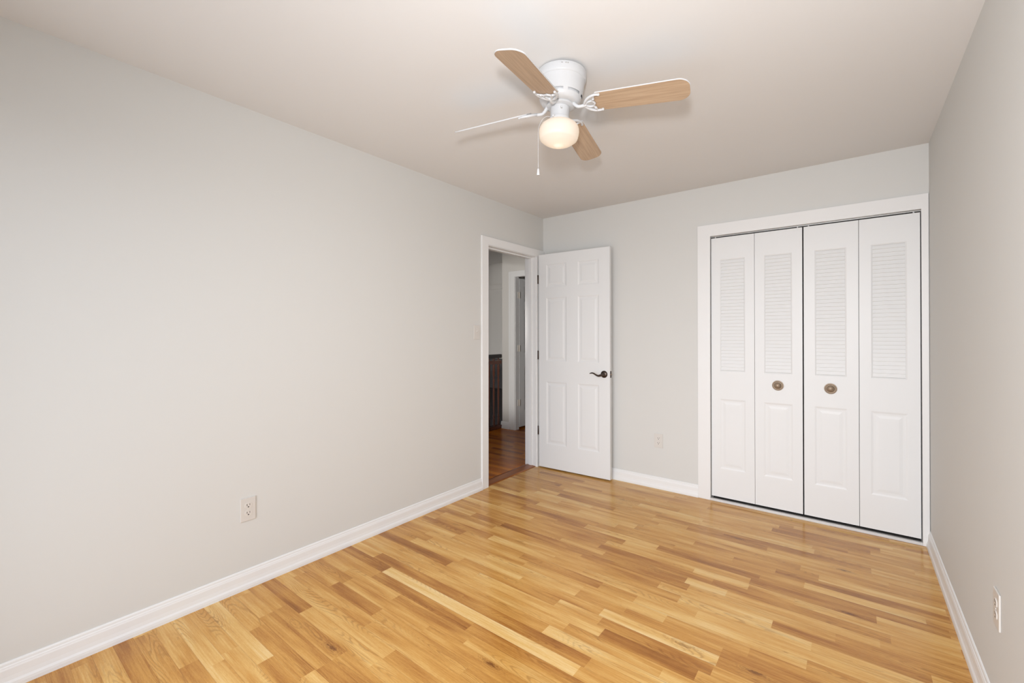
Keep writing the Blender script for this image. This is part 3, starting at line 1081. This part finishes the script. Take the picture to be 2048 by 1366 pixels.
# baseboard wrapping the hall corner
bm = bmesh.new()
extrude_profile(bm, BB, (SX - 0.017, HY, 0), (HDX0 - 0.108, HY, 0), (0, -1, 0))
extrude_profile(bm, BB, (SX, HY - 0.017, 0), (SX, HY + 0.11, 0), (-1, 0, 0))
tag(finish('baseboard_hall', bm, 'trim'), 'short white baseboard at the hall wall corner', 'baseboard', kind='structure')

# far hall door, swung away into the next room
fd = empty('door_4', (HDX0 + 0.002, HY + HT + 0.008, 0), (0, 0, math.radians(88.5)))
tag(fd, 'far white panelled hall door swung half away, seen through the doorway', 'door', kind='structure')
bm = bmesh.new()
rects = [(a, b, z0, z1) for a, b in ((0.11, 0.33), (0.43, 0.65)) for z0, z1 in ((1.735, 1.958), (1.030, 1.640), (0.237, 0.836))]
slab_with_panels(bm, 0.75, 0.035, 0.03, 2.05, rects)
finish('door_leaf', bm, 'door', fd)
for z in (1.823, 1.10, 0.361):
    bm = bmesh.new()
    lathe(bm, [(0, -0.045), (0.006, -0.043), (0.006, 0.043), (0, 0.045)], 12, mtx=Matrix.Translation((-0.004, -0.006, z)))
    box(bm, 0.004, 0.026, -0.0025, 0.0, z - 0.042, z + 0.042, 0.001)
    box(bm, -0.034, -0.010, -0.0030, 0.0010, z - 0.042, z + 0.042, 0.001)
    tag(finish('hinge', bm, 'hinge', fd, True, 40), 'pale brass-edged hinge')

# trim around the stairwell closet door on the far wall
bm = bmesh.new()
box(bm, -5.2, SX, 5.432, 5.452, 2.02, 2.095, 0.004)
tag(finish('trim_7', bm, 'hallwall'), 'pale horizontal trim on the stairwell wall', 'trim', kind='structure')

# added dark sheet standing in for shade low on the stairwell wall
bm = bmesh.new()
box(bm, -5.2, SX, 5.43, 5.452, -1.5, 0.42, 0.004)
tag(finish('shade_panel_low', bm, 'railcap'), 'dark sheet standing in for shade low on the stairwell wall behind the railing', 'trim', kind='structure')

bm = bmesh.new()  # second added sheet, grey for the weaker shade above the dark one
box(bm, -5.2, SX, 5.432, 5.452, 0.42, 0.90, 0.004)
tag(finish('shade_panel_mid', bm, 'shadegrey'), 'grey sheet standing in for shade at mid-height on the stairwell wall behind the railing', 'trim', kind='structure')

# stair railing
RXX = SX - 0.03
rl = empty('stair_railing', (RXX, HY, 0))
tag(rl, 'dark red wooden stair railing with turned spindles beyond the hall', 'railing')
y_end = -2.6
bm = bmesh.new()
box(bm, -0.03, 0.03, y_end, -0.002, 0.965, 1.018, 0.012)
tag(finish('handrail', bm, 'railcap', rl), 'almost black handrail')
bm = bmesh.new()
box(bm, -0.02, 0.02, y_end, -0.002, 0.885, 0.932, 0.004)
finish('rail', bm, 'rail', rl)
bm = bmesh.new()
box(bm, -0.03, 0.03, y_end, -0.002, 0.0, 0.05, 0.004)
finish('base_rail', bm, 'rail', rl)
sp = None
for i in range(26):
    y = -0.05 - i * 0.098
    if sp is None:
        bm = bmesh.new()
        lathe(bm, [(0, 0.05), (0.016, 0.05), (0.016, 0.14), (0.011, 0.16), (0.015, 0.18), (0.010, 0.21), (0.014, 0.5), (0.011, 0.62), (0.015, 0.66), (0.010, 0.70), (0.016, 0.74), (0.016, 0.885), (0.011, 0.89), (0.011, 0.966), (0, 0.966)], 14)
        so = finish('spindle', bm, 'rail', rl, True, 40)
        sp = so.data
    else:
        so = bpy.data.objects.new('spindle', sp); COL.objects.link(so); so.parent = rl
    so.location = (0, y, 0)
